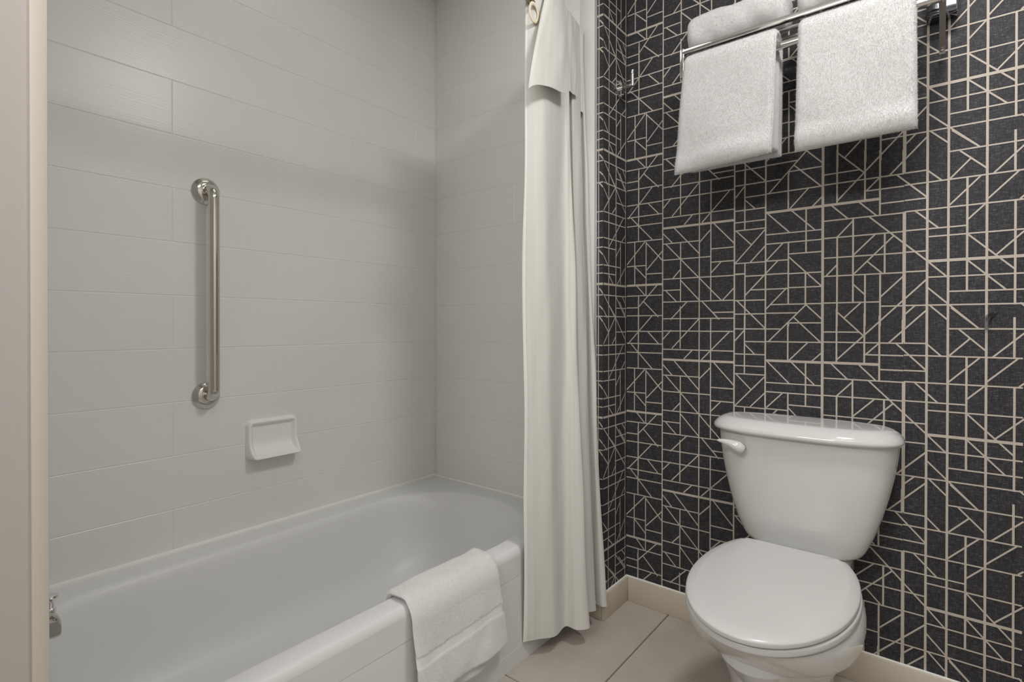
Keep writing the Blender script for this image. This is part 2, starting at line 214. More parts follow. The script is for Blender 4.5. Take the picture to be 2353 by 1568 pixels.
class G:
    """collects boxes, tubes, lathes into one mesh"""
    def __init__(s): s.v=[]; s.f=[]; s.mi=[]
    def add(s, v, f, mi=0):
        n=len(s.v); s.v += [tuple(p) for p in v]; s.f += [tuple(i+n for i in q) for q in f]; s.mi += [mi]*len(f); return s
    def box(s, a, b, bev=0.0, mi=0, seg=2):
        bm = bmesh.new(); bmesh.ops.create_cube(bm, size=1.0)
        c=[(a[i]+b[i])/2 for i in range(3)]; d=[abs(b[i]-a[i]) for i in range(3)]
        for v in bm.verts: v.co = Vector([c[i]+v.co[i]*d[i] for i in range(3)])
        if bev>0: bmesh.ops.bevel(bm, geom=bm.edges[:], offset=bev, segments=seg, affect='EDGES', profile=0.5)
        bm.verts.index_update()
        s.add([v.co[:] for v in bm.verts], [[v.index for v in f.verts] for f in bm.faces], mi); bm.free(); return s
    def tube(s, pts, r, n=16, mi=0, cap=True):
        pts=[Vector(p) for p in pts]; rs = r if isinstance(r,(list,tuple)) else [r]*len(pts)
        V=[];F=[]; up=None
        for i,p in enumerate(pts):
            t = (pts[min(i+1,len(pts)-1)]-pts[max(i-1,0)]).normalized()
            if up is None:
                up = Vector((0,0,1)) if abs(t.z)<0.9 else Vector((0,1,0))
            a = (up - t*up.dot(t)).normalized(); b = t.cross(a); up = a
            for k in range(n):
                th=2*math.pi*k/n; V.append(p + (a*math.cos(th)+b*math.sin(th))*rs[i])
        for i in range(len(pts)-1):
            for k in range(n):
                F.append((i*n+k, i*n+(k+1)%n, (i+1)*n+(k+1)%n, (i+1)*n+k))
        if cap: F.append(tuple(reversed(range(n)))); F.append(tuple((len(pts)-1)*n+k for k in range(n)))
        return s.add(V,F,mi)
    def lathe(s, c, axis, prof, n=40, mi=0, sc=(1,1)):
        """prof: list of (distance along axis, radius)"""
        c=Vector(c); ax=Vector(axis).normalized(); u = ax.orthogonal().normalized(); w_=ax.cross(u)
        V=[];F=[]
        for d,r in prof:
            for k in range(n):
                th=2*math.pi*k/n; V.append(c+ax*d+(u*math.cos(th)*sc[0]+w_*math.sin(th)*sc[1])*r)
        for i in range(len(prof)-1):
            for k in range(n): F.append((i*n+k, i*n+(k+1)%n, (i+1)*n+(k+1)%n, (i+1)*n+k))
        F.append(tuple(reversed(range(n)))); F.append(tuple((len(prof)-1)*n+k for k in range(n)))
        return s.add(V,F,mi)
    def rings(s, R, mi=0, cap0=True, cap1=True):
        n=len(R[0]); V=[p for r in R for p in r]; F=[]
        for i in range(len(R)-1):
            for k in range(n): F.append((i*n+k, i*n+(k+1)%n, (i+1)*n+(k+1)%n, (i+1)*n+k))
        if cap0: F.append(tuple(reversed(range(n))))
        if cap1: F.append(tuple((len(R)-1)*n+k for k in range(n)))
        return s.add(V,F,mi)
    def out(s, name, m, parent=None, smooth=True, auto=38, fixn=True):
        o = obj(name, s.v, s.f, m, parent, smooth, s.mi)
        me=o.data
        if fixn:
            bm=bmesh.new(); bm.from_mesh(me); bmesh.ops.recalc_face_normals(bm, faces=bm.faces[:]); bm.to_mesh(me); bm.free()
        if smooth and auto: me.set_sharp_from_angle(angle=math.radians(auto))
        return o
def sp(x, n): return math.copysign(abs(x)**(2.0/n), x)

# ------------------------------------------------------------------ room shell
def tiled_wall(name, m, n_axis, plane, span, zrange, zrows, joints_even, joints_odd, gap=0.0016, bev=0.0013, depth=0.0008):
    """one mesh: grout ground plus every tile with its bevelled edge"""
    g=G(); a0,a1=span; z0,z1=zrange
    def P(a,z,d):                       # d = height out of the wall
        return (plane+d, a, z) if n_axis=='x' else (a, plane-d, z)
    g.add([P(a0,z0,-depth),P(a1,z0,-depth),P(a1,z1,-depth),P(a0,z1,-depth)],[(0,1,2,3)],1)
    for r in range(len(zrows)-1):
        za,zb=max(zrows[r],z0),min(zrows[r+1],z1)
        if zb-za<0.01: continue
        js=[a0]+[j for j in (joints_even if r%2==0 else joints_odd) if a0+0.01<j<a1-0.01]+[a1]
        for i in range(len(js)-1):
            x0,x1=js[i]+(gap/2 if i else 0),js[i+1]-(gap/2 if i<len(js)-2 else 0); y0,y1=za+gap/2,zb-gap/2
            b=bev
            v=[P(x0,y0,-depth),P(x1,y0,-depth),P(x1,y1,-depth),P(x0,y1,-depth),
               P(x0+b,y0+b,0),P(x1-b,y0+b,0),P(x1-b,y1-b,0),P(x0+b,y1-b,0)]
            g.add(v,[(4,5,6,7),(0,1,5,4),(1,2,6,5),(2,3,7,6),(3,0,4,7)],0)
    o=g.out(name,[m,M['grout']],smooth=False,fixn=False)
    return tag(o,kind='structure')
ZR=[0.4725-0.1542+0.1542*k for k in range(15)]
zr=[0.470+0.1546*k for k in range(-1,14)]
even=[0.5716+0.606*k for k in range(-2,3)]; odd=[0.8756+0.606*k for k in range(-3,3)]
tiled_wall('wall_left', M['tile_long'], 'x', XT, (0.07,YS), (0.336,ZC), zr, even, odd)
tiled_wall('wall_end', M['tile_end'], 'y', YS, (XT,-0.975), (0.336,ZC), zr, [-1.582,-0.97], [-1.274])

# wallpaper: base sheet plus the printed lines, one mesh per wall
PER=0.4572
def paper(name, P, span, segs, cols, zlo=0.0, zhi=ZC, reps=((0,None,None),)):
    """P(a,z,d) maps wall coordinates to the world; segs repeat every PER up the wall"""
    g=G(); a0,a1=span
    g.add([P(a0,zlo,0),P(a1,zlo,0),P(a1,zhi,0),P(a0,zhi,0)],[(0,1,2,3)],0)
    def strip(x1,z1,x2,z2,wd):
        # clip to the sheet
        t0,t1=0.0,1.0; dx,dz=x2-x1,z2-z1
        for p,q in ((-dx,x1-a0),(dx,a1-x1),(-dz,z1-zlo),(dz,zhi-z1)):
            if abs(p)<1e-9:
                if q<0: return
            else:
                t=q/p
                if p<0: t0=max(t0,t)
                else: t1=min(t1,t)
        if t0>=t1: return
        x1,z1,x2,z2=x1+dx*t0,z1+dz*t0,x1+dx*t1,z1+dz*t1
        L=math.hypot(x2-x1,z2-z1)
        if L<1e-4: return
        nx,nz=-(z2-z1)/L*wd/2,(x2-x1)/L*wd/2
        h=.0002+(len(g.f)%211)*.000004
        if nz<0 or (abs(nz)<1e-9 and nx>0): nx,nz=-nx,-nz
        if x2<x1: x1,z1,x2,z2=x2,z2,x1,z1
        g.add([P(x1-nx,z1-nz,h),P(x2-nx,z2-nz,h),P(x2+nx,z2+nz,h),P(x1+nx,z1+nz,h)],[(0,1,2,3)],1)
    for off,lo,hi in reps:
        for (x1,z1,x2,z2,wd) in segs:
            if lo is not None and (min(x1,x2)<lo-0.002 or max(x1,x2)>hi+0.002): continue
            for k in range(-4,5): strip(x1+off,z1+k*PER,x2+off,z2+k*PER,wd)
        for c,wd in cols:
            if lo is not None and not (lo-.002<=c<=hi+.002): continue
            strip(c+off,zlo,c+off,zhi,wd)
    o=g.out(name,[M['paper'],M['line']],smooth=False,fixn=False)
    return tag(o,kind='structure')
paper('wall_back', lambda a,z,d:(a,YW-d,z), (XS,XR), BACK, COLS,
      reps=((0,None,None),(0.9244,-0.7504,0.19)))
paper('wall_stub', lambda a,z,d:(XS+d,a,z), (YS,YW), SIDE, SCOLS)
paper('wall_stub_front', lambda a,z,d:(a,YS-d,z), (-0.9105,XS), FRONT, [(-0.9045,0.0035)])
def slab(name,a,b,m,bev=0,**k):
    g=G(); g.box(a,b,bev); o=g.out(name,m,None,True,30); tag(o,kind='structure',**k); return o
# smooth bullnose finish between tile and wallpaper, with its metal edge
slab('trim_1',(-0.976,YS-0.004,0.0),(-0.917,YS+0.02,ZC),M['trim'],0.003)
slab('trim_2',(-0.9172,YS-0.006,0.0),(-0.9105,YS+0.01,ZC),M['edge'],0.001)
slab('trim_3',(XT,0.08,0.344),(XT+0.0045,YS,0.3555),M['caulk'],0.001)
slab('trim_4',(XT,YS-0.006,0.344),(-0.955,YS,0.3520),M['caulk'],0.002)
slab('trim_6',(XT,YS-.004,.344),(XT+.004,YS,ZC),M['grout'],0.0015)
slab('trim_5',(XS-0.0005,YS-0.0008,0.09),(XS+0.0008,YS+0.0015,ZC),M['paper'],0.0)
slab('ceiling',(XT-0.1,YB-0.1,ZC),(XR+0.1,YW+0.1,ZC+0.05),M['ceil'])
slab('wall_right',(XR,YB,0),(XR+0.08,YW,ZC),M['paint'])
slab('wall_behind_camera',(-0.8,YB-0.08,0),(XR,YB,ZC),M['paint'])
# faucet wall of the alcove and the door-side return nearest the camera
slab('wall_faucet',(XT,-0.06,0.0),(-0.94,0.07,ZC),M['trim'])
g=G(); g.box((-0.94,YB,0),(-0.80,0.1375,ZC),0.002,0,3); tag(g.out('wall_return',M['jamb']),kind='structure')
slab('trim_7',(-0.806,0.1240,0.0),(-0.7965,0.1392,ZC),M['casing'],0.0018)
# floor: running-bond tiles with dark grout, one mesh
g=G(); g.add([(XT,YB,-0.004),(XR,YB,-0.004),(XR,YW,-0.004),(XT,YW,-0.004)],[(0,1,2,3)],1)
TW,TL=0.302,0.612
for i in range(-5,7):
    xa=-0.724+TW*i; xb=xa+TW
    oy=1.474 if i%2==0 else 1.166
    for j in range(-5,3):
        ya=oy+TL*j; yb=ya+TL; gp=0.0016; bv=0.0012
        x0,x1,y0,y1=max(xa+gp,XT),min(xb-gp,XR),max(ya+gp,YB),min(yb-gp,YW)
        if x1-x0<.01 or y1-y0<.01: continue
        g.add([(x0,y0,-.003),(x1,y0,-.003),(x1,y1,-.003),(x0,y1,-.003),(x0+bv,y0+bv,0),(x1-bv,y0+bv,0),(x1-bv,y1-bv,0),(x0+bv,y1-bv,0)],
              [(4,5,6,7),(0,1,5,4),(1,2,6,5),(2,3,7,6),(3,0,4,7)],0)
tag(g.out('floor',[M['floor'],M['fgrout']],smooth=False,fixn=False),kind='structure')
# tile baseboards with pale top caulk
def baseboard(name, pieces, caulk):
    g=G()
    for a,b in pieces: g.box(a,b,0.0015)
    for a,b in caulk: g.box(a,b,0.0015,1)
    tag(g.out(name,[M['base'],M['caulk']]),kind='structure')
baseboard('baseboard_back',[((XS+.0105,YW-.010,0),(-0.56,YW,0.086)),((-0.5585,YW-.010,0),(0.045,YW,0.086)),((0.0465,YW-.010,0),(0.65,YW,0.086)),((0.6515,YW-.010,0),(XR,YW,0.086))],
          [((XS+.003,YW-.007,0.086),(XR,YW,0.091))])
baseboard('baseboard_side',[((XS,YS-.010,0),(XS+.010,YW,0.086)),((-0.955,YS-.010,0),(XS-.0002,YS-.0005,0.086))],
          [((XS,YS-.006,0.086),(XS+.006,YW,0.091))])

# ------------------------------------------------------------------ bathtub
def sring(cx,cy0,cy1,a,b0,b1,n,z,N=112,pw=2.3):
    """stadium-like outline: superelliptic ends, straight sides"""
    out=[]
    for k in range(N):
        t=2*math.pi*(k+0.5)/N; c,s=math.cos(t),math.sin(t)
        x=cx+a*sp(c,pw); y=(cy1+b1*sp(s,pw)) if s>0 else (cy0+b0*sp(s,pw))
        out.append((x,y,z))
    return out
tub=tag(empty('bathtub',(-1.33,0.84,0.0)),'white enamel bathtub with a rounded far end, set in the tiled alcove','bathtub')
g=G(); N=160
def rect_ring(x0,x1,y0,y1,z,ref):
    # points of ref pushed out to the rectangle, keeping order
    cx,cy=(x0+x1)/2,(y0+y1)/2; o=[]
    for (px,py,_) in ref:
        dx,dy=px-cx,py-cy
        # side points keep their y, end points keep direction
        s=min(((x1-x0)/2)/max(abs(dx),1e-6),((y1-y0)/2)/max(abs(dy),1e-6))
        o.append((cx+dx*s,cy+dy*s,z))
    return o
def inner(a,b0,b1,z,cx=-1.3275,c0=0.42,c1=1.20): return sring(cx,c0,c1,a,b0,b1,2,z,N,2.3)
ref=inner(.3025,.26,.31,.345)
XO=-0.9655
R=[]
R.append(rect_ring(XT,XO+.0025,0.072,YS,0.0,ref))
R.append(rect_ring(XT,XO+.0025,0.072,YS,0.318,ref))
R.append(rect_ring(XT,XO+.0015,0.072,YS,0.328,ref))
R.append(rect_ring(XT,XO-.0030,0.072,YS,0.3375,ref))
R.append(rect_ring(XT,XO-.0095,0.072,YS,0.3430,ref))
R.append(rect_ring(XT,XO-.0165,0.072,YS,0.345,ref))
for da,z in ((.006,.3450),(.0,.3440),(-.006,.3405),(-.011,.334),(-.015,.322),(-.022,.28),(-.034,.20),(-.048,.13),(-.066,.09),(-.10,.066),(-.15,.056),(-.22,.052)):
    k=-da
    R.append(inner(.3025+da,.26-k*1.3 if k>0 else .26+da,.31-k*2.2 if k>.012 else .31-k,z))
g.rings(R,cap0=False)
basin=g.out('basin',M['enamel'],tub,auto=50)
g=G()
# apron: flat outer face, shallow recessed panel with sloped sides
xa=XO+.0032
yz=[(0.075,0.0),(YS-.012,0.0),(YS-.012,0.322),(0.075,0.322)]
p0=[(0.22,0.050),(1.225,0.050),(1.225,0.262),(0.22,0.262)]
p1=[(0.255,0.085),(1.185,0.085),(1.185,0.230),(0.255,0.230)]
V=[(xa,*q) for q in yz]+[(xa,*q) for q in p0]+[(xa-.016,*q) for q in p1]
g.add(V,[(0,1,5,4),(1,2,6,5),(2,3,7,6),(3,0,4,7),(4,5,9,8),(5,6,10,9),(6,7,11,10),(7,4,8,11),(8,9,10,11)])
ap=g.out('apron',M['enamel'],tub,smooth=False,fixn=True)
md=ap.modifiers.new('bevel','BEVEL'); md.width=0.009; md.segments=4; md.limit_method='ANGLE'; md.angle_limit=math.radians(10)
g=G(); g.lathe((-1.33,0.33,0.053),(0,0,1),[(0,.034),(.003,.034),(.006,.028),(.004,.012)],32)
g.out('drain',M['chrome'],tub)

# tub spout on the faucet wall
t=tag(empty('tub_spout',(-1.345,0.07,0.42)),'chrome tub spout with a diverter knob on top, at the left end of the tub','spout')
g=G(); R=[]
for y,zt,zb,hw in ((.068,.458,.410,.031),(.12,.4575,.408,.030),(.17,.455,.404,.029),(.210,.452,.399,.0285),(.234,.448,.396,.028),(.242,.441,.395,.0265),(.248,.432,.396,.023),(.250,.422,.400,.017)):
    c=(zt+zb)/2; h=(zt-zb)/2
    R.append([(-1.345+hw*sp(math.cos(a),4.5),y,c+h*sp(math.sin(a),4.5)) for a in [2*math.pi*(k+.5)/48 for k in range(48)]])
g.rings(R); g.out('spout_body',M['steel'],t)
g=G(); g.lathe((-1.345,0.236,0.441),(0,0,1),[(0,.009),(.008,.009),(.010,.0065),(.020,.006),(.026,.0105),(.030,.0125),(.033,.0115),(.034,.004)],28); g.out('diverter_knob',M['chrome'],t)
g=G(); g.box((-1.345-.034,.068,.392),(-1.345+.034,.078,.463),.004); g.out('mounting_flange',M['chrome'],t)

# ------------------------------------------------------------------ grab bar
t=tag(empty('grab_bar',(XT,0.66,0.79)),'vertical polished steel grab bar on the white tiled wall above the tub','grab bar')
g=G(); pts=[]; xb=XT+.060; r=.030
for a in range(0,9):
    th=math.pi/2*a/8
    if a==0: pts.append((XT+.004,0.66,1.404))
    pts.append((xb-r+r*math.sin(th),0.66,1.404-r+r*math.cos(th)))
for a in range(0,9):
    th=math.pi/2*a/8
    pts.append((xb-r+r*math.cos(th),0.66,0.791+r-r*math.sin(th)))
pts.append((XT+.004,0.66,0.791))
g.tube(pts,0.0150,28); g.out('bar',M['steel'],t,auto=60)
for z in (1.404,0.791):
    g=G(); g.lathe((XT,0.66,z),(1,0,0),[(0.0,.0395),(.004,.0395),(.0055,.0375),(.0065,.0385),(.009,.037),(.0105,.034),(.014,.0325),(.017,.028),(.019,.021),(.0195,.0165)],56); g.out('flange',M['steel'],t,auto=60)

# ------------------------------------------------------------------ ceramic soap dish
def soap_dish():
    yc=(0.776+0.948)/2; hw=0.086; z0=0.571; z1=0.699
    NU,NV=41,33
    V=[];F=[]
    # outline grid: u across, v up; height field out of the wall
    def height(u,v):
        eu=min(u,1-u)*2*hw; ev0=v*(z1-z0); ev1=(1-v)*(z1-z0)
        # frame rim
        rim=0.017
        lip=0.052*math.exp(-(ev0/0.030)**2.2)     # shelf standing forward at the bottom
        base=rim+ (0.052-rim)*math.exp(-(ev0/0.034)**2)
        inset=min(eu-0.012, ev1-0.012, ev0-0.010)
        k=max(0,min(1,inset/0.010)); k=k*k*(3-2*k)
        floor_=0.004+0.026*math.exp(-(max(ev0-0.010,0)/0.022)**2)
        h=base*(1-k)+floor_*k
        e=min(eu,ev0*1.0,ev1)
        s=max(0,min(1,e/0.007)); h*= (1-(1-s)**2.2)**.5 if s<1 else 1
        return h
    for j in range(NV):
        v=0.5-0.5*math.cos(math.pi*j/(NV-1)) if False else j/(NV-1)
        for i in range(NU):
            u=i/(NU-1)
            y=yc+(u-.5)*2*hw; z=z0+v*(z1-z0)
            # rounded corners
            cu,cv=abs(u-.5)*2*hw,abs(v-.5)*(z1-z0); rc=.019
            ax,az=hw-rc,(z1-z0)/2-rc
            if cu>ax and cv>az:
                d=math.hypot(cu-ax,cv-az)
                m_=max(cu-ax,cv-az)
                if d>0:
                    f=m_/d; y=yc+math.copysign(ax+(cu-ax)*f,u-.5); z=(z0+z1)/2+math.copysign(az+(cv-az)*f,v-.5)
            V.append((XT+height(u,v),y,z))
    for j in range(NV-1):
        for i in range(NU-1):
            a=j*NU+i; F.append((a,a+1,a+NU+1,a+NU))
    o=obj('soap_dish',V,F,M['soap'])
    tag(o,'white ceramic soap dish on the tiled wall, beside the lower end of the grab bar','soap dish')
    md=o.modifiers.new('s','SUBSURF'); md.levels=1; md.render_levels=2
soap_dish()

# ------------------------------------------------------------------ soft goods
def fuzz(o, dens, length, width, seed=1, mi=0, keep=None):
    """add short cloth loops as slim triangles on every face, same mesh"""
    me=o.data; rng=np.random.default_rng(seed)
    me.calc_loop_triangles(); nt=len(me.loop_triangles)
    co=np.empty(len(me.vertices)*3,np.float32); me.vertices.foreach_get('co',co); co=co.reshape(-1,3)
    tr=np.empty(nt*3,np.int32); me.loop_triangles.foreach_get('vertices',tr); tr=tr.reshape(-1,3)
    pi=np.empty(nt,np.int32); me.loop_triangles.foreach_get('polygon_index',pi)
    mat_=np.empty(len(me.polygons),np.int32); me.polygons.foreach_get('material_index',mat_)
    a,b,c=co[tr[:,0]],co[tr[:,1]],co[tr[:,2]]
    nr=np.cross(b-a,c-a); ar=np.linalg.norm(nr,axis=1)/2; nr/= (2*ar[:,None]+1e-12)
    ar=np.where(mat_[pi]==mi,ar,0)
    if keep is not None: ar=np.where(keep((a+b+c)/3,nr),ar,0)
    tot=ar.sum(); n=int(tot*dens)
    idx=rng.choice(nt,n,p=ar/tot); r1=np.sqrt(rng.random(n)); r2=rng.random(n)
    p=a[idx]*(1-r1)[:,None]+b[idx]*(r1*(1-r2))[:,None]+c[idx]*(r1*r2)[:,None]
    d=nr[idx]+rng.normal(0,0.6,(n,3)); d/=np.linalg.norm(d,axis=1)[:,None]
    s=np.cross(d,rng.normal(0,1,(n,3))); s/=np.linalg.norm(s,axis=1)[:,None]
    L=length*(0.5+rng.random(n))[:,None]; W=width*(0.7+0.6*rng.random(n))[:,None]
    base=p-nr[idx]*0.0004
    nv=np.stack([base-s*W/2,base+s*W/2,p+d*L+s*W*.3,p+d*L-s*W*.3],1).reshape(-1,3)
    V0=len(co); V=np.concatenate([co,nv])
    polys=[tuple(q.vertices) for q in me.polygons]
    k=np.arange(n)*4+V0
    newf=np.stack([k,k+1,k+2,k+3],1)
    pm=list(mat_)+[mi]*n
    m2=bpy.data.meshes.new(me.name)
    # fast build
    ls=[len(q) for q in polys]; flat=np.fromiter((i for q in polys for i in q),np.int32)
    loops=np.concatenate([flat,newf.reshape(-1)]).astype(np.int32)
    tot_l=np.concatenate([np.array(ls,np.int32),np.full(n,4,np.int32)])
    st=np.concatenate([[0],np.cumsum(tot_l)[:-1]]).astype(np.int32)
    m2.vertices.add(len(V)); m2.vertices.foreach_set('co',V.astype(np.float32).reshape(-1))
    m2.loops.add(len(loops)); m2.loops.foreach_set('vertex_index',loops)
    m2.polygons.add(len(tot_l)); m2.polygons.foreach_set('loop_start',st); m2.polygons.foreach_set('loop_total',tot_l)
    m2.polygons.foreach_set('material_index',np.array(pm,np.int32))
    m2.polygons.foreach_set('use_smooth',np.ones(len(tot_l),bool))
    for q in me.materials: m2.materials.append(q)
    m2.update(calc_edges=True); m2.validate(); o.data=m2

def sheet(P, h0, nu, nv, mfun=None, edge=0.5, g=None, seed=0, wob=0.0):
    """thick cloth: P(u,v)->point, offset +-h along the normal, closing to nothing at the hems"""
    own = g or G()
    pts=[[Vector(P(i/nu,j/nv)) for i in range(nu+1)] for j in range(nv+1)]
    nrm=[[None]*(nu+1) for _ in range(nv+1)]
    for j in range(nv+1):
        for i in range(nu+1):
            du=pts[j][min(i+1,nu)]-pts[j][max(i-1,0)]; dv=pts[min(j+1,nv)][i]-pts[max(j-1,0)][i]
            n=du.cross(dv); nrm[j][i]=n.normalized() if n.length>0 else Vector((0,-1,0))
    V=[];F=[];MI=[]; W=nu+1
    def hh(i,j):
        du=min(i,nu-i); dv=min(j,nv-j)
        k=min(1.0,(du/edge if edge else 1),(dv/edge if edge else 1))
        return h0*math.sqrt(max(0.0,1-(1-k)**2))
    for s in (1,-1):
        for j in range(nv+1):
            for i in range(nu+1): V.append(pts[j][i]+nrm[j][i]*(s*hh(i,j)))
    o=W*(nv+1)
    for j in range(nv):
        for i in range(nu):
            a=j*W+i; mi=mfun((i+.5)/nu,(j+.5)/nv) if mfun else 0
            F.append((a,a+1,a+W+1,a+W)); MI.append(mi)
            F.append((o+a,o+a+W,o+a+W+1,o+a+1)); MI.append(mi)
    n=len(own.v); own.v+= [tuple(p) for p in V]; own.f+=[tuple(q+n for q in f) for f in F]; own.mi+=MI
    return own
def smoothn(x,y,z=0.0):
    return (math.sin(x*1.7+y*2.3+z)+math.sin(x*3.1-y*1.9+1.3+z)*.5+math.sin(-x*5.3+y*4.1+2.1+z)*.28)/1.78

# hanging bath towel folded over the lower bar
def hanging_towel(x0,x1,yb,zb,zbot_front,zbot_back,label,seed,skewL=0.0,skewR=0.0,dzl=0.0,dzr=0.0):
    g=G()
    for layer,(rr,inset,trim_) in enumerate(((0.036,0.0,0.0),(0.0195,0.004,0.012))):
        def P(u,v,rr=rr,inset=inset,tr_=trim_):
            x=x0+inset+(x1-x0-2*inset)*u
            zf=zbot_front+tr_+dzl*(1-u)+dzr*u; zk=zbot_back+tr_
            L1=zb-zf; La=math.pi*rr; L2=zb-zk; T=L1+La+L2; s=v*T
            if s<L1: z=zf+s; y=yb-rr; fr=1-s/L1
            elif s<L1+La: th=(s-L1)/rr; y=yb-rr*math.cos(th); z=zb+rr*math.sin(th)*0.9; fr=0
            else: z=zb-(s-L1-La); y=yb+rr; fr=0.3*(zb-z)/L2
            x+= (skewL*(1-u)+skewR*u)*fr
            y+= 0.006*smoothn(u*3+seed,z*9,seed)*fr - (0.016*fr if s<L1 else 0)
            y-= 0.010*math.exp(-((z-zf-0.03)/0.022)**2)*(1 if s<L1 else 0)*(0.4+.6*math.sin(3*u+seed)**2)
            return (x,y,z)
        sheet(P,0.0105 if layer==0 else 0.0080,44,110,edge=2.4,g=g)
    o=g.out('bath_towel',[M['terry']],auto=None)
    fuzz(o,1000000,0.0024,0.00036,seed,keep=lambda c_,n_: (n_[:,1]*(c_[:,1]-yb)+n_[:,2]*np.maximum(c_[:,2]-zb,0))>-0.2*np.abs(c_[:,1]-yb)-1e-4)
    return tag(o,label,'towel','bath towels folded over the lower bar of the rack')
RY=1.54
hanging_towel(-0.575,-0.330,RY,1.745,1.438,1.462,'white bath towel hanging on the left of the rack, below the rolled towel',3,-0.020,-0.006,0.0,0.012)
hanging_towel(-0.279,-0.041,RY,1.745,1.442,1.470,'white bath towel hanging on the right of the rack, nearest the screw tab',8,-0.004,0.004,0.0,0.002)

# towels folded up on the shelf of the rack
def rolled(x0,x1,yc,z0,hy,hz,label,seed):
    g=G(); R=[]; n=72
    L=x1-x0; M_s=46
    for i in range(M_s+1):
        u=i/M_s; e=min(u,1-u)*L
        k=math.sqrt(max(0.0,1-(1-min(1,e/0.022))**2)); k=0.62+0.38*k if e>0 else 0.60
        ring=[]
        for j in range(n):
            a=2*math.pi*j/n
            y=hy*sp(math.cos(a),2.5)*k; z=hz*sp(math.sin(a),2.4)*(k if math.sin(a)>0 else 1-(1-k)*.6)
            w_=0.004*smoothn(u*5+seed,a*1.0+seed)
            # a spiral seam where the outer wrap ends, low on the front
            ring.append((x0+L*u, yc+y*(1+w_/hy)*(0.92+.08*math.sin(u*3+seed)), z0+hz+z*(1+w_/hz)))
        R.append(ring)
    g.rings(R)
    o=g.out('rolled_towel',[M['terry']],auto=None)
    fuzz(o,1000000,0.0022,0.00036,seed)
    return tag(o,label,'towel','folded towels lying on the shelf of the rack')
rolled(-0.586,-0.318,1.600,1.8175,0.062,0.053,'white rolled towel lying on the left half of the rack shelf',5)
rolled(-0.292,-0.030,1.605,1.8175,0.062,0.056,'white rolled towel on the right of the rack shelf, mostly above the photo edge',6)

# ------------------------------------------------------------------ towel rack
t=tag(empty('towel_rack',(-0.29,YW,1.76)),'chrome wall-mounted towel rack with a rail shelf above a single bar','towel rack')
XL,XRr=-0.592,0.004
g=G(); g.box((XL,RY-.008,1.8025),(XRr,RY+.008,1.8175),.0025,0,3); g.out('shelf_rail',M['chrome'],t)
for y in (1.592,1.642,1.692):
    g=G(); g.tube([(XL,y,1.8115),(XRr,y,1.8115)],.0048,16); g.out('shelf_rail',M['chrome'],t)
g=G(); g.tube([(XL,RY,1.745),(XRr,RY,1.745)],.0105,24); g.out('towel_bar',M['chrome'],t)
for x,s in ((XL,-1),(XRr,1)):
    g=G(); g.box((x-.0065,RY-.0075,1.735),(x+.0065,RY+.0075,1.820),.0022,0,3); g.out('end_post',M['chrome'],t)
    g=G(); g.box((x-.005,RY+.006,1.8065),(x+.005,1.745,1.8165),.0015); g.out('side_arm',M['chrome'],t)
    # flat brace running back and down to a screw tab
    g=G(); bx=x+.002
    ctr=[(RY-.002,1.744),(1.60,1.736),(1.68,1.7235),(1.728,1.7165),(1.742,1.7135),(1.750,1.7095),(1.754,1.703)]
    V=[];F=[]
    for (y,z) in ctr:
        for dx in (-.0062,.0062):
            V.append((bx+dx,y,z-.0012)); V.append((bx+dx,y,z+.0012))
    for i in range(len(ctr)-1):
        a=i*4; F+= [(a,a+2,a+6,a+4),(a+1,a+5,a+7,a+3),(a,a+4,a+5,a+1),(a+2,a+3,a+7,a+6)]
    F+=[(0,1,3,2),((len(ctr)-1)*4,(len(ctr)-1)*4+2,(len(ctr)-1)*4+3,(len(ctr)-1)*4+1)]
    g.add(V,F); br=g.out('brace_strap',M['satin'],t,auto=25)
    g=G(); g.lathe((bx,1.7455,1.7085),(0,-.55,-.83),[(0,.0042),(.0016,.0042),(.0024,.003)],20); g.out('screw',M['chrome'],br)
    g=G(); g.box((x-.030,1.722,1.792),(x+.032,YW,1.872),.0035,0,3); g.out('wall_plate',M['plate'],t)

# ------------------------------------------------------------------ robe hook
t=tag(empty('robe_hook',(XS,1.70,1.842)),'small chrome robe hook on the papered wall stub beside the curtain','hook')
g=G(); g.lathe((XS,1.70,1.842),(1,0,0),[(0,.0295),(.008,.0295),(.0095,.0280),(.0098,.010)],44); g.out('flange',M['chrome'],t)
g=G(); g.tube([(XS+.007,1.70,1.842),(XS+.018,1.70,1.842),(XS+.0185,1.70,1.842),(XS+.0555,1.70,1.8435)],[.0092,.0092,.0072,.0072],24); g.out('arm',M['chrome'],t)
g=G(); g.tube([(XS+.0550,1.70,1.8380),(XS+.0550,1.70,1.878),(XS+.0550,1.70,1.8785),(XS+.0550,1.70,1.8795),(XS+.0550,1.70,1.8923),(XS+.0550,1.70,1.8935)],[.0064,.0064,.0057,.0064,.0064,.0054],24); g.out('pin',M['chrome'],t)

# faint smudge on the papered wall, given a made-up smoky rod shape
t=empty('wall_smudge',(0.098,YW,1.02)); tag(t,'faint smoky smudge on the dark wallpaper at the far right, shaped as a see-through peg','peg')
g=G(); g.tube([(0.098,YW,1.026),(0.0985,YW-.012,1.026),(0.096,YW-.017,1.022),(0.094,YW-.018,1.012),(0.093,YW-.018,0.992)],[.0055,.0055,.005,.0045,.004],18); g.out('bent_rod',M['smoke'],t)
g=G(); g.lathe((0.104,YW,1.026),(0,-1,0),[(0,.012),(.002,.012),(.0035,.009)],28,0,(1.2,.5)); g.out('backplate',M['smoke'],t)

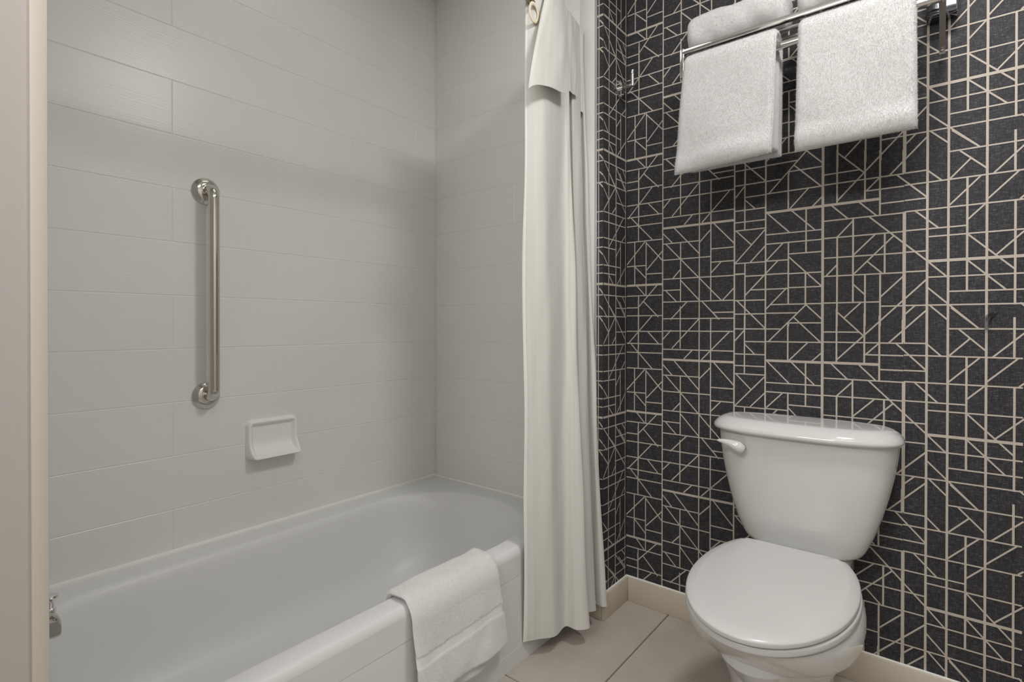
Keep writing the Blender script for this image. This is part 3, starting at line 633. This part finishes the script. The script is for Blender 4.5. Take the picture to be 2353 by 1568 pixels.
# ------------------------------------------------------------------ shower rod and curtain
def rodx(y): return -1.03+0.16*(1-((y-0.8325)/0.7625)**2)
ZROD=1.93
t=tag(empty('shower_rod',(-1.0,0.83,ZROD)),'curved bronze-toned shower curtain rod over the tub edge','curtain rod')
g=G(); g.tube([(rodx(y),y,ZROD) for y in [0.075+(YS-0.005-0.075)*k/40 for k in range(41)]],.0098,22); g.out('rod',M['rod'],t,auto=60)
for y,a in ((YS-.004,-1),(0.07,1)):
    g=G(); g.lathe((rodx(y),y,ZROD),(0,a,0),[(0,.032),(.006,.032),(.014,.024),(.022,.0165)],32); g.out('end_flange',M['rod'],t)

F_=1214.6
def ray_y(px, X):                      # distance into the room at which a sight line of the photo meets the plane x = X
    th=math.atan((px-1176.5)/F_); return X/math.tan(th+yaw) 
def catmull(P,n):
    out=[]
    for i in range(len(P)-1):
        p0=P[max(i-1,0)];p1=P[i];p2=P[i+1];p3=P[min(i+2,len(P)-1)]
        for k in range(n):
            t=k/n; out.append(tuple(0.5*((2*p1[c])+(-p0[c]+p2[c])*t+(2*p0[c]-5*p1[c]+4*p2[c]-p3[c])*t*t+(-p0[c]+3*p1[c]-3*p2[c]+p3[c])*t**3) for c in range(len(p1))))
    out.append(tuple(P[-1])); return out
ZB=0.06
BOT=[(-.958,1.243),(-.930,1.285),(-.900,1.328),(-.905,1.392),(-.866,1.398),(-.842,1.432),(-.875,1.462),(-.935,1.480),(-.925,1.512),(-.893,1.510),(-.878,1.534),(-.900,1.556),(-.925,1.562),(-.905,1.572),(-.872,1.566),(-.864,1.583),(-.900,1.588)]
TOPc=[(1206,-.925),(1226,-.905),(1250,-.898),(1285,-.922),(1298,-.925),(1302,-.925),(1302,-.94),(1300,-.965),(1305,-.958),(1311,-.945),(1322,-.945),(1330,-.952),(1328,-.975),(1331,-.972),(1336,-.960),(1340,-.962),(1338,-.975)]
TOP=[(X,ray_y(px,X)) for px,X in TOPc]
TOP=[(x,min(y,1.586)) for x,y in TOP]
def curtain():
    t=tag(empty('shower_curtain',(-.93,1.4,ZB)),'cream cloth shower curtain drawn into folds at the end of the tub','shower curtain')
    ns=9; B2=catmull(BOT,ns); T2=catmull(TOP,ns); n=len(B2)-1
    nv=150; ZT=2.02
    ar=[0]
    for i in range(n): ar.append(ar[-1]+math.hypot(B2[i+1][0]-B2[i][0],B2[i+1][1]-B2[i][1]))
    V=[];F=[];UV=[]
    for j in range(nv+1):
        z=ZB+(ZT-ZB)*j/nv; k=(z-ZB)/(1.93-ZB); k=min(1,k); k=k**0.82
        for i in range(n+1):
            x=B2[i][0]*(1-k)+T2[i][0]*k; y=B2[i][1]*(1-k)+T2[i][1]*k
            x+=0.0035*smoothn(i*.11,z*4.2)*(1-abs(2*k-1)**4)
            if i<18: x+=0.006*math.sin(z*3.1+1.0)*(1-i/18)*(4*k*(1-k))
            zz=z
            V.append((x,min(y,1.592),zz)); UV.append((ar[i],z))
    W=n+1
    for j in range(nv):
        for i in range(n): a=j*W+i; F.append((a,a+1,a+W+1,a+W))
    o=obj('panel',V,F,M['curtain'],t)
    uvl=o.data.uv_layers.new(name='UVMap')
    for l in o.data.loops: uvl.data[l.index].uv=(UV[l.vertex_index][0]*1.0,UV[l.vertex_index][1])
    md=o.modifiers.new('th','SOLIDIFY'); md.thickness=0.0012; md.offset=0; es=o.modifiers.new('es','EDGE_SPLIT'); es.split_angle=math.radians(60)
    # stitched leading hem
    V=[];F=[]; hw=4
    for j in range(nv+1):
        for i in range(hw): 
            p=o.data.vertices[j*W+i].co; q=o.data.vertices[j*W+min(i+1,n)].co; d=(q-p); nn=Vector((d.y,-d.x,0)).normalized()
            V.append(p+nn*(0.0018 if 0<i<hw-1 else 0.0004)+Vector((0,0,0)))
    for j in range(nv):
        for i in range(hw-1): a=j*hw+i; F.append((a,a+1,a+hw+1,a+hw))
    h=obj('hem',V,F,M['hem'],t)
    return t,T2
curt,T2=curtain()
# outer flap hanging from the rod: three overlapping leaves
def flap(name,pxs,Xs,zb,zt=2.02,parent=None,lean=(0,0),wav=0.0,zb2=None):
    n=len(pxs)-1; nv=44; V=[];F=[];UV=[]
    pts=catmull([(X,ray_y(px,X)) for px,X in zip(pxs,Xs)],6); m=len(pts)-1
    for j in range(nv+1):
        for i in range(m+1):
            u=i/m; z0=zb+(zb2-zb if zb2 is not None else 0)*u + wav*math.sin(u*6)
            k=j/nv; z=z0+(zt-z0)*k; x,y=pts[i]
            y+= lean[0]*(1-u)**1.5*k**1.4+lean[1]*u*k**1.4
            x-= 0.010*k*k
            x+= 0.003*smoothn(u*4,z*8)
            V.append((x,y,z)); UV.append((u*.2,z))
    for j in range(nv):
        for i in range(m): a=j*(m+1)+i; F.append((a,a+1,a+m+2,a+m+1))
    o=obj(name,V,F,M['curtain'],parent)
    uvl=o.data.uv_layers.new(name='UVMap')
    for l in o.data.loops: uvl.data[l.index].uv=UV[l.vertex_index]
    md=o.modifiers.new('th','SOLIDIFY'); md.thickness=0.0014; md.offset=0; es=o.modifiers.new('es','EDGE_SPLIT'); es.split_angle=math.radians(60)
    return o
flap('flap',[1214,1232,1262,1290,1304],[-.880,-.872,-.868,-.874,-.885],1.655,parent=curt,lean=(0.125,0.0),wav=.002,zb2=1.715)
flap('flap',[1306,1316,1325],[-.925,-.925,-.93],1.755,parent=curt,zb2=1.757)
flap('flap',[1325,1331,1333,1334],[-.95,-.945,-.952,-.965],1.745,parent=curt,zb2=1.73)
flap('flap',[1333,1339,1338],[-.955,-.950,-.965],1.735,parent=curt,zb2=1.73)
g=G()
# grommet ring set flat in the cloth around the rod
c=Vector((-.896,1.2135,1.893)); V=[];F=[]
for k in range(40):
    a=2*math.pi*k/40
    for rr,dx in ((.019,0),(.022,.002),(.028,.002),(.031,0)):
        V.append((c.x+dx-.002+0.0*rr,c.y+rr*math.cos(a)*.8,c.z+rr*math.sin(a)))
for k in range(40):
    for q in range(3): F.append((k*4+q,k*4+q+1,((k+1)%40)*4+q+1,((k+1)%40)*4+q))
g.add(V,F); rg=g.out('curtain_ring',M['ring'],curt); md=rg.modifiers.new('th','SOLIDIFY'); md.thickness=.002

# ------------------------------------------------------------------ hand towel over the tub rim
def rim_towel():
    g=G()
    XI,XO2=-1.030,-0.9565
    SM=[None,None]; LL=[None,None]
    for layer,(off,drop,uo,du) in enumerate(((.014,.0,0,0),(.005,-.030,.010,-.055))):
        def P(u,v,off=off,drop=drop,uo=uo,du=du,layer=layer):
            y0=0.805+uo; y1=1.112-uo+du
            # path: inside drop, over the rim, down the apron
            zi=0.27; zf=0.122+drop
            r=.022+off
            segs=[(XI-off,zi),(XI-off,0.345-.012),(XI-off+.012,0.345+off-.001),(XI+.02,0.345+off),(XO2-.022,0.345+off),(XO2-.004,0.345+off-.007),(XO2+off,0.322),(XO2+off,0.28),(XO2+off+.002,zf)]
            if SM[layer] is None:
                q=segs
                for _ in range(3):            # corner cutting
                    nq=[q[0]]
                    for a,b in zip(q,q[1:]):
                        nq+= [(a[0]*.75+b[0]*.25,a[1]*.75+b[1]*.25),(a[0]*.25+b[0]*.75,a[1]*.25+b[1]*.75)]
                    q=nq+[q[-1]]
                SM[layer]=q
            segs=SM[layer]
            L=LL[layer] if LL[layer] else [0]
            for a,b in (zip(segs,segs[1:]) if len(L)==1 else ()): L.append(L[-1]+math.hypot(b[0]-a[0],b[1]-a[1]))
            LL[layer]=L
            s=v*L[-1]
            i=0
            while i<len(L)-2 and s>L[i+1]: i+=1
            t=(s-L[i])/(L[i+1]-L[i]); x=segs[i][0]*(1-t)+segs[i+1][0]*t; z=segs[i][1]*(1-t)+segs[i+1][1]*t
            d=max(0.0,(0.30-z)/0.18) if x>-0.96 else 0.0
            y=y0+(y1-y0)*u + 0.018*d*(0.4+u)
            fr=min(1,d*1.2)
            x+= fr*(0.006*(1+math.sin(u*8.5+0.4+z*8)) + 0.005*smoothn(u*4,z*14)) + (0.006*fr if layer==0 else 0)
            if x<-.96: z+=0.0025*smoothn(u*5,x*30)+ (0.002*math.exp(-((u-.97)/.08)**2))
            return (x,y,z)
        def mf(u,v): return 0
        def mfun(u,v,P=P,layer=layer):
            p=P(u,v); return 1 if (layer==0 and p[0]>-.95 and 0.209<p[2]+0.004*math.sin(u*6)<0.232) else 0
        sheet(P,0.0062 if layer==0 else 0.005,60,150,mfun=mfun,edge=2.0,g=g)
    # press the woven band in a little
    V=[Vector(p) for p in g.v]
    inb=set()
    for f,mi in zip(g.f,g.mi):
        if mi==1: inb.update(f)
    for i in inb: V[i].x-=0.0022
    g.v=[tuple(p) for p in V]
    o=g.out('hand_towel',[M['terry_hand'],M['band']],auto=None)
    fuzz(o,900000,0.0020,0.00036,11,keep=lambda c_,n_: (n_[:,0]>-0.1)|(n_[:,2]>0.1))
    tag(o,'white hand towel with a woven border band draped over the tub rim','towel')
rim_towel()

# ------------------------------------------------------------------ toilet
t=tag(empty('toilet',(X0,1.4,0)),'white two-piece toilet with a closed lid against the patterned wall','toilet')
N=128
def egg(a,yf,yb,z,ym=None,nf=2.0,nb=2.2,cx=X0):
    ym = 1.33 if ym is None else ym
    o=[]
    for k in range(N):
        th=2*math.pi*(k+.5)/N; c,s=math.cos(th),math.sin(th)
        if s<0: o.append((cx+a*sp(c,nf),ym+(ym-yf)*sp(s,nf),z))
        else: o.append((cx+a*sp(c,nb),ym+(yb-ym)*sp(s,nb),z))
    return o
# bowl with its skirted rim, ledge and foot
g=G(); R=[]
for a,yf,yb,z,ym,nb in ((.118,1.215,1.68,0.0,1.42,3),(.119,1.212,1.68,.012,1.42,3),(.108,1.228,1.66,.05,1.42,3),(.101,1.242,1.65,.12,1.42,3),(.107,1.234,1.64,.18,1.40,3),(.121,1.212,1.63,.225,1.38,2.8),(.137,1.186,1.62,.262,1.35,2.6),(.147,1.169,1.61,.286,1.34,2.5),(.1505,1.163,1.61,.2950,1.335,2.4),(.1520,1.161,1.61,.2965,1.335,2.4),(.157,1.156,1.61,.2975,1.335,2.4),(.164,1.147,1.61,.3010,1.33,2.4),(.171,1.134,1.61,.3100,1.33,2.4),(.177,1.115,1.61,.3250,1.33,2.4),(.1800,1.098,1.61,.3400,1.33,2.4),(.1795,1.082,1.61,.3550,1.33,2.4),(.1765,1.068,1.61,.3690,1.33,2.4),(.172,1.060,1.61,.379,1.33,2.4),(.163,1.064,1.60,.3830,1.33,2.4)):
    R.append(egg(a,yf,yb,z,ym,2.0,nb))
# inside the bowl, under the seat
for a,yf,yb,z in ((.120,1.11,1.50,.3830),(.112,1.12,1.49,.372),(.10,1.12,1.47,.30),(.06,1.2,1.42,.22)): R.append(egg(a,yf,yb,z,1.30,2.0,2.2))
g.rings(R); g.out('bowl',M['china'],t,auto=32)
g=G()   # shelf of the bowl that carries the tank
g.box((X0-.120,1.50,.31),(X0+.120,1.735,.3838),.02,0,5); g.out('tank_shelf',M['china'],t)
def plate(name,levels,m,parent=t,ytrunc=None,hole=False):
    g=G(); R=[]
    for a,yf,yb,z,yt in levels:
        r=egg(a,yf,yb,z,None,2.0,2.12); 
        if yt: r=[(x,min(y,yt),zz) for x,y,zz in r]
        R.append(r)
    g.rings(R); return g.out(name,m,parent,auto=32)
def levels(a,yf,z0,z1,yt,ro,crown=0.0,bev=0.0):
    L=[]
    yb=1.33+(1.33-yf)*1.0
    for k in range(5):
        th=math.pi/2*k/4; L.append((a-ro*(1-math.sin(th)),yf+ro*(1-math.sin(th)),yb-ro*(1-math.sin(th)),z0+ro*(1-math.cos(th)),yt-ro*.3*(1-math.sin(th))))
    for k in range(6):
        th=math.pi/2*k/5; L.append((a-ro*1.2*(1-math.cos(th)),yf+ro*1.2*(1-math.cos(th)),yb-ro*1.2*(1-math.cos(th)),z1-ro*1.0*(1-math.sin(th))-crown,yt-ro*.3*(1-math.cos(th))))
    return L
plate('seat',levels(.1735,1.0450,.3850,.4010,1.527,.0045),M['plastic'])
L=levels(.1705,1.0390,.4030,.4185,1.533,.004,crown=.0028)
a,yf,yb,z,yt=L[-1]
L=L[:-2]; a,yf,yb,z,yt=L[-1]
L+= [(a-.002,yf+.002,yb-.002,z+.0016,yt-.001),(a-.010,yf+.011,yb-.010,z+.0040,yt-.0015),(a-.0185,yf+.020,yb-.018,z+.0066,yt-.002),(a-.0205,yf+.022,yb-.020,z+.0070,yt-.0025),(a-.06,yf+.06,yb-.06,z+.0074,yt-.02),(a-.12,yf+.14,yb-.14,z+.0076,yt-.06)]
plate('seat_lid',L,M['plastic'])
for s in (-1,1):
    g=G(); g.tube([(X0+s*.075-.018,1.543,.398),(X0+s*.075+.018,1.543,.398)],.0095,18); g.out('hinge',M['plastic'],t)
# tank
def tring(w,yf,yb,z,nf=3.0,fw=None):
    o=[]; ym=yb-0.055
    for k in range(N):
        th=2*math.pi*(k+.5)/N; c,s=math.cos(th),math.sin(th)
        if s<0: o.append((X0+w*sp(c,nf),ym+(ym-yf)*sp(s,nf),z))
        else: o.append((X0+w*sp(c,4.5),ym+(yb-ym)*sp(s,4.5),z))
    return o
g=G(); R=[]
for w,yf,z,nf in ((.122,1.622,.3835,3.2),(.138,1.604,.3865,3.2),(.147,1.597,.394,3.2),(.155,1.593,.408,3.3),(.171,1.588,.447,3.4),(.188,1.581,.500,3.3),(.203,1.574,.560,3.2),(.213,1.569,.610,3.1),(.220,1.566,.660,3.0),(.223,1.565,.702,3.0)):
    R.append(tring(w,yf,1.757,z,nf))
g.rings(R); tank=g.out('tank',M['china'],t,auto=42)
g=G(); R=[]
def lring(w,yf,yb,z):
    o=[]; ym=1.668
    for k in range(N):
        th=2*math.pi*(k+.5)/N; c,s=math.cos(th),math.sin(th)
        if s<0: o.append((X0+w*sp(c,2.7),ym+(ym-yf)*sp(s,2.7),z))
        else: o.append((X0+w*sp(c,2.9),ym+(yb-ym)*sp(s,2.9),z))
    return o
for k,(dw,z) in enumerate(((-.012,.6985),(-.003,.6987),(.0035,.7008),(.0065,.7045),(.0070,.7085),(.0045,.7150),(-.001,.7218),(-.008,.7280),(-.016,.7330),(-.024,.7362),(-.0275,.7370),(-.030,.7373),(-.05,.7378),(-.09,.7382))):
    R.append(lring(.2265+dw,1.5515-dw*1.05,1.764+min(dw,0)*.8,z))
g.rings(R); g.out('tank_lid',M['china'],t,auto=None)
# flush lever: teardrop swinging out past the tank side
g=G()
p=[(-.423,1.556,.6535),(-.4265,1.5515,.6575),(-.433,1.5475,.6625),(-.441,1.545,.6665),(-.451,1.543,.6705),(-.462,1.5415,.6735),(-.473,1.540,.6755),(-.484,1.539,.6765),(-.490,1.5385,.6768)]
g.tube(p,[.007,.0140,.0158,.0142,.0112,.0086,.0066,.0040,.0010],24); g.lathe((-.430,1.578,.659),(0,-1,0),[(0,.011),(.022,.011),(.03,.009)],24)
g.out('flush_lever',M['china'],t,auto=None)
g=G(); g.tube([(X0-.10,1.7,.15),(X0-.17,1.72,.13),(X0-.20,YW,.13)],.006,12); 
g.out('supply_hose',M['steel'],t)
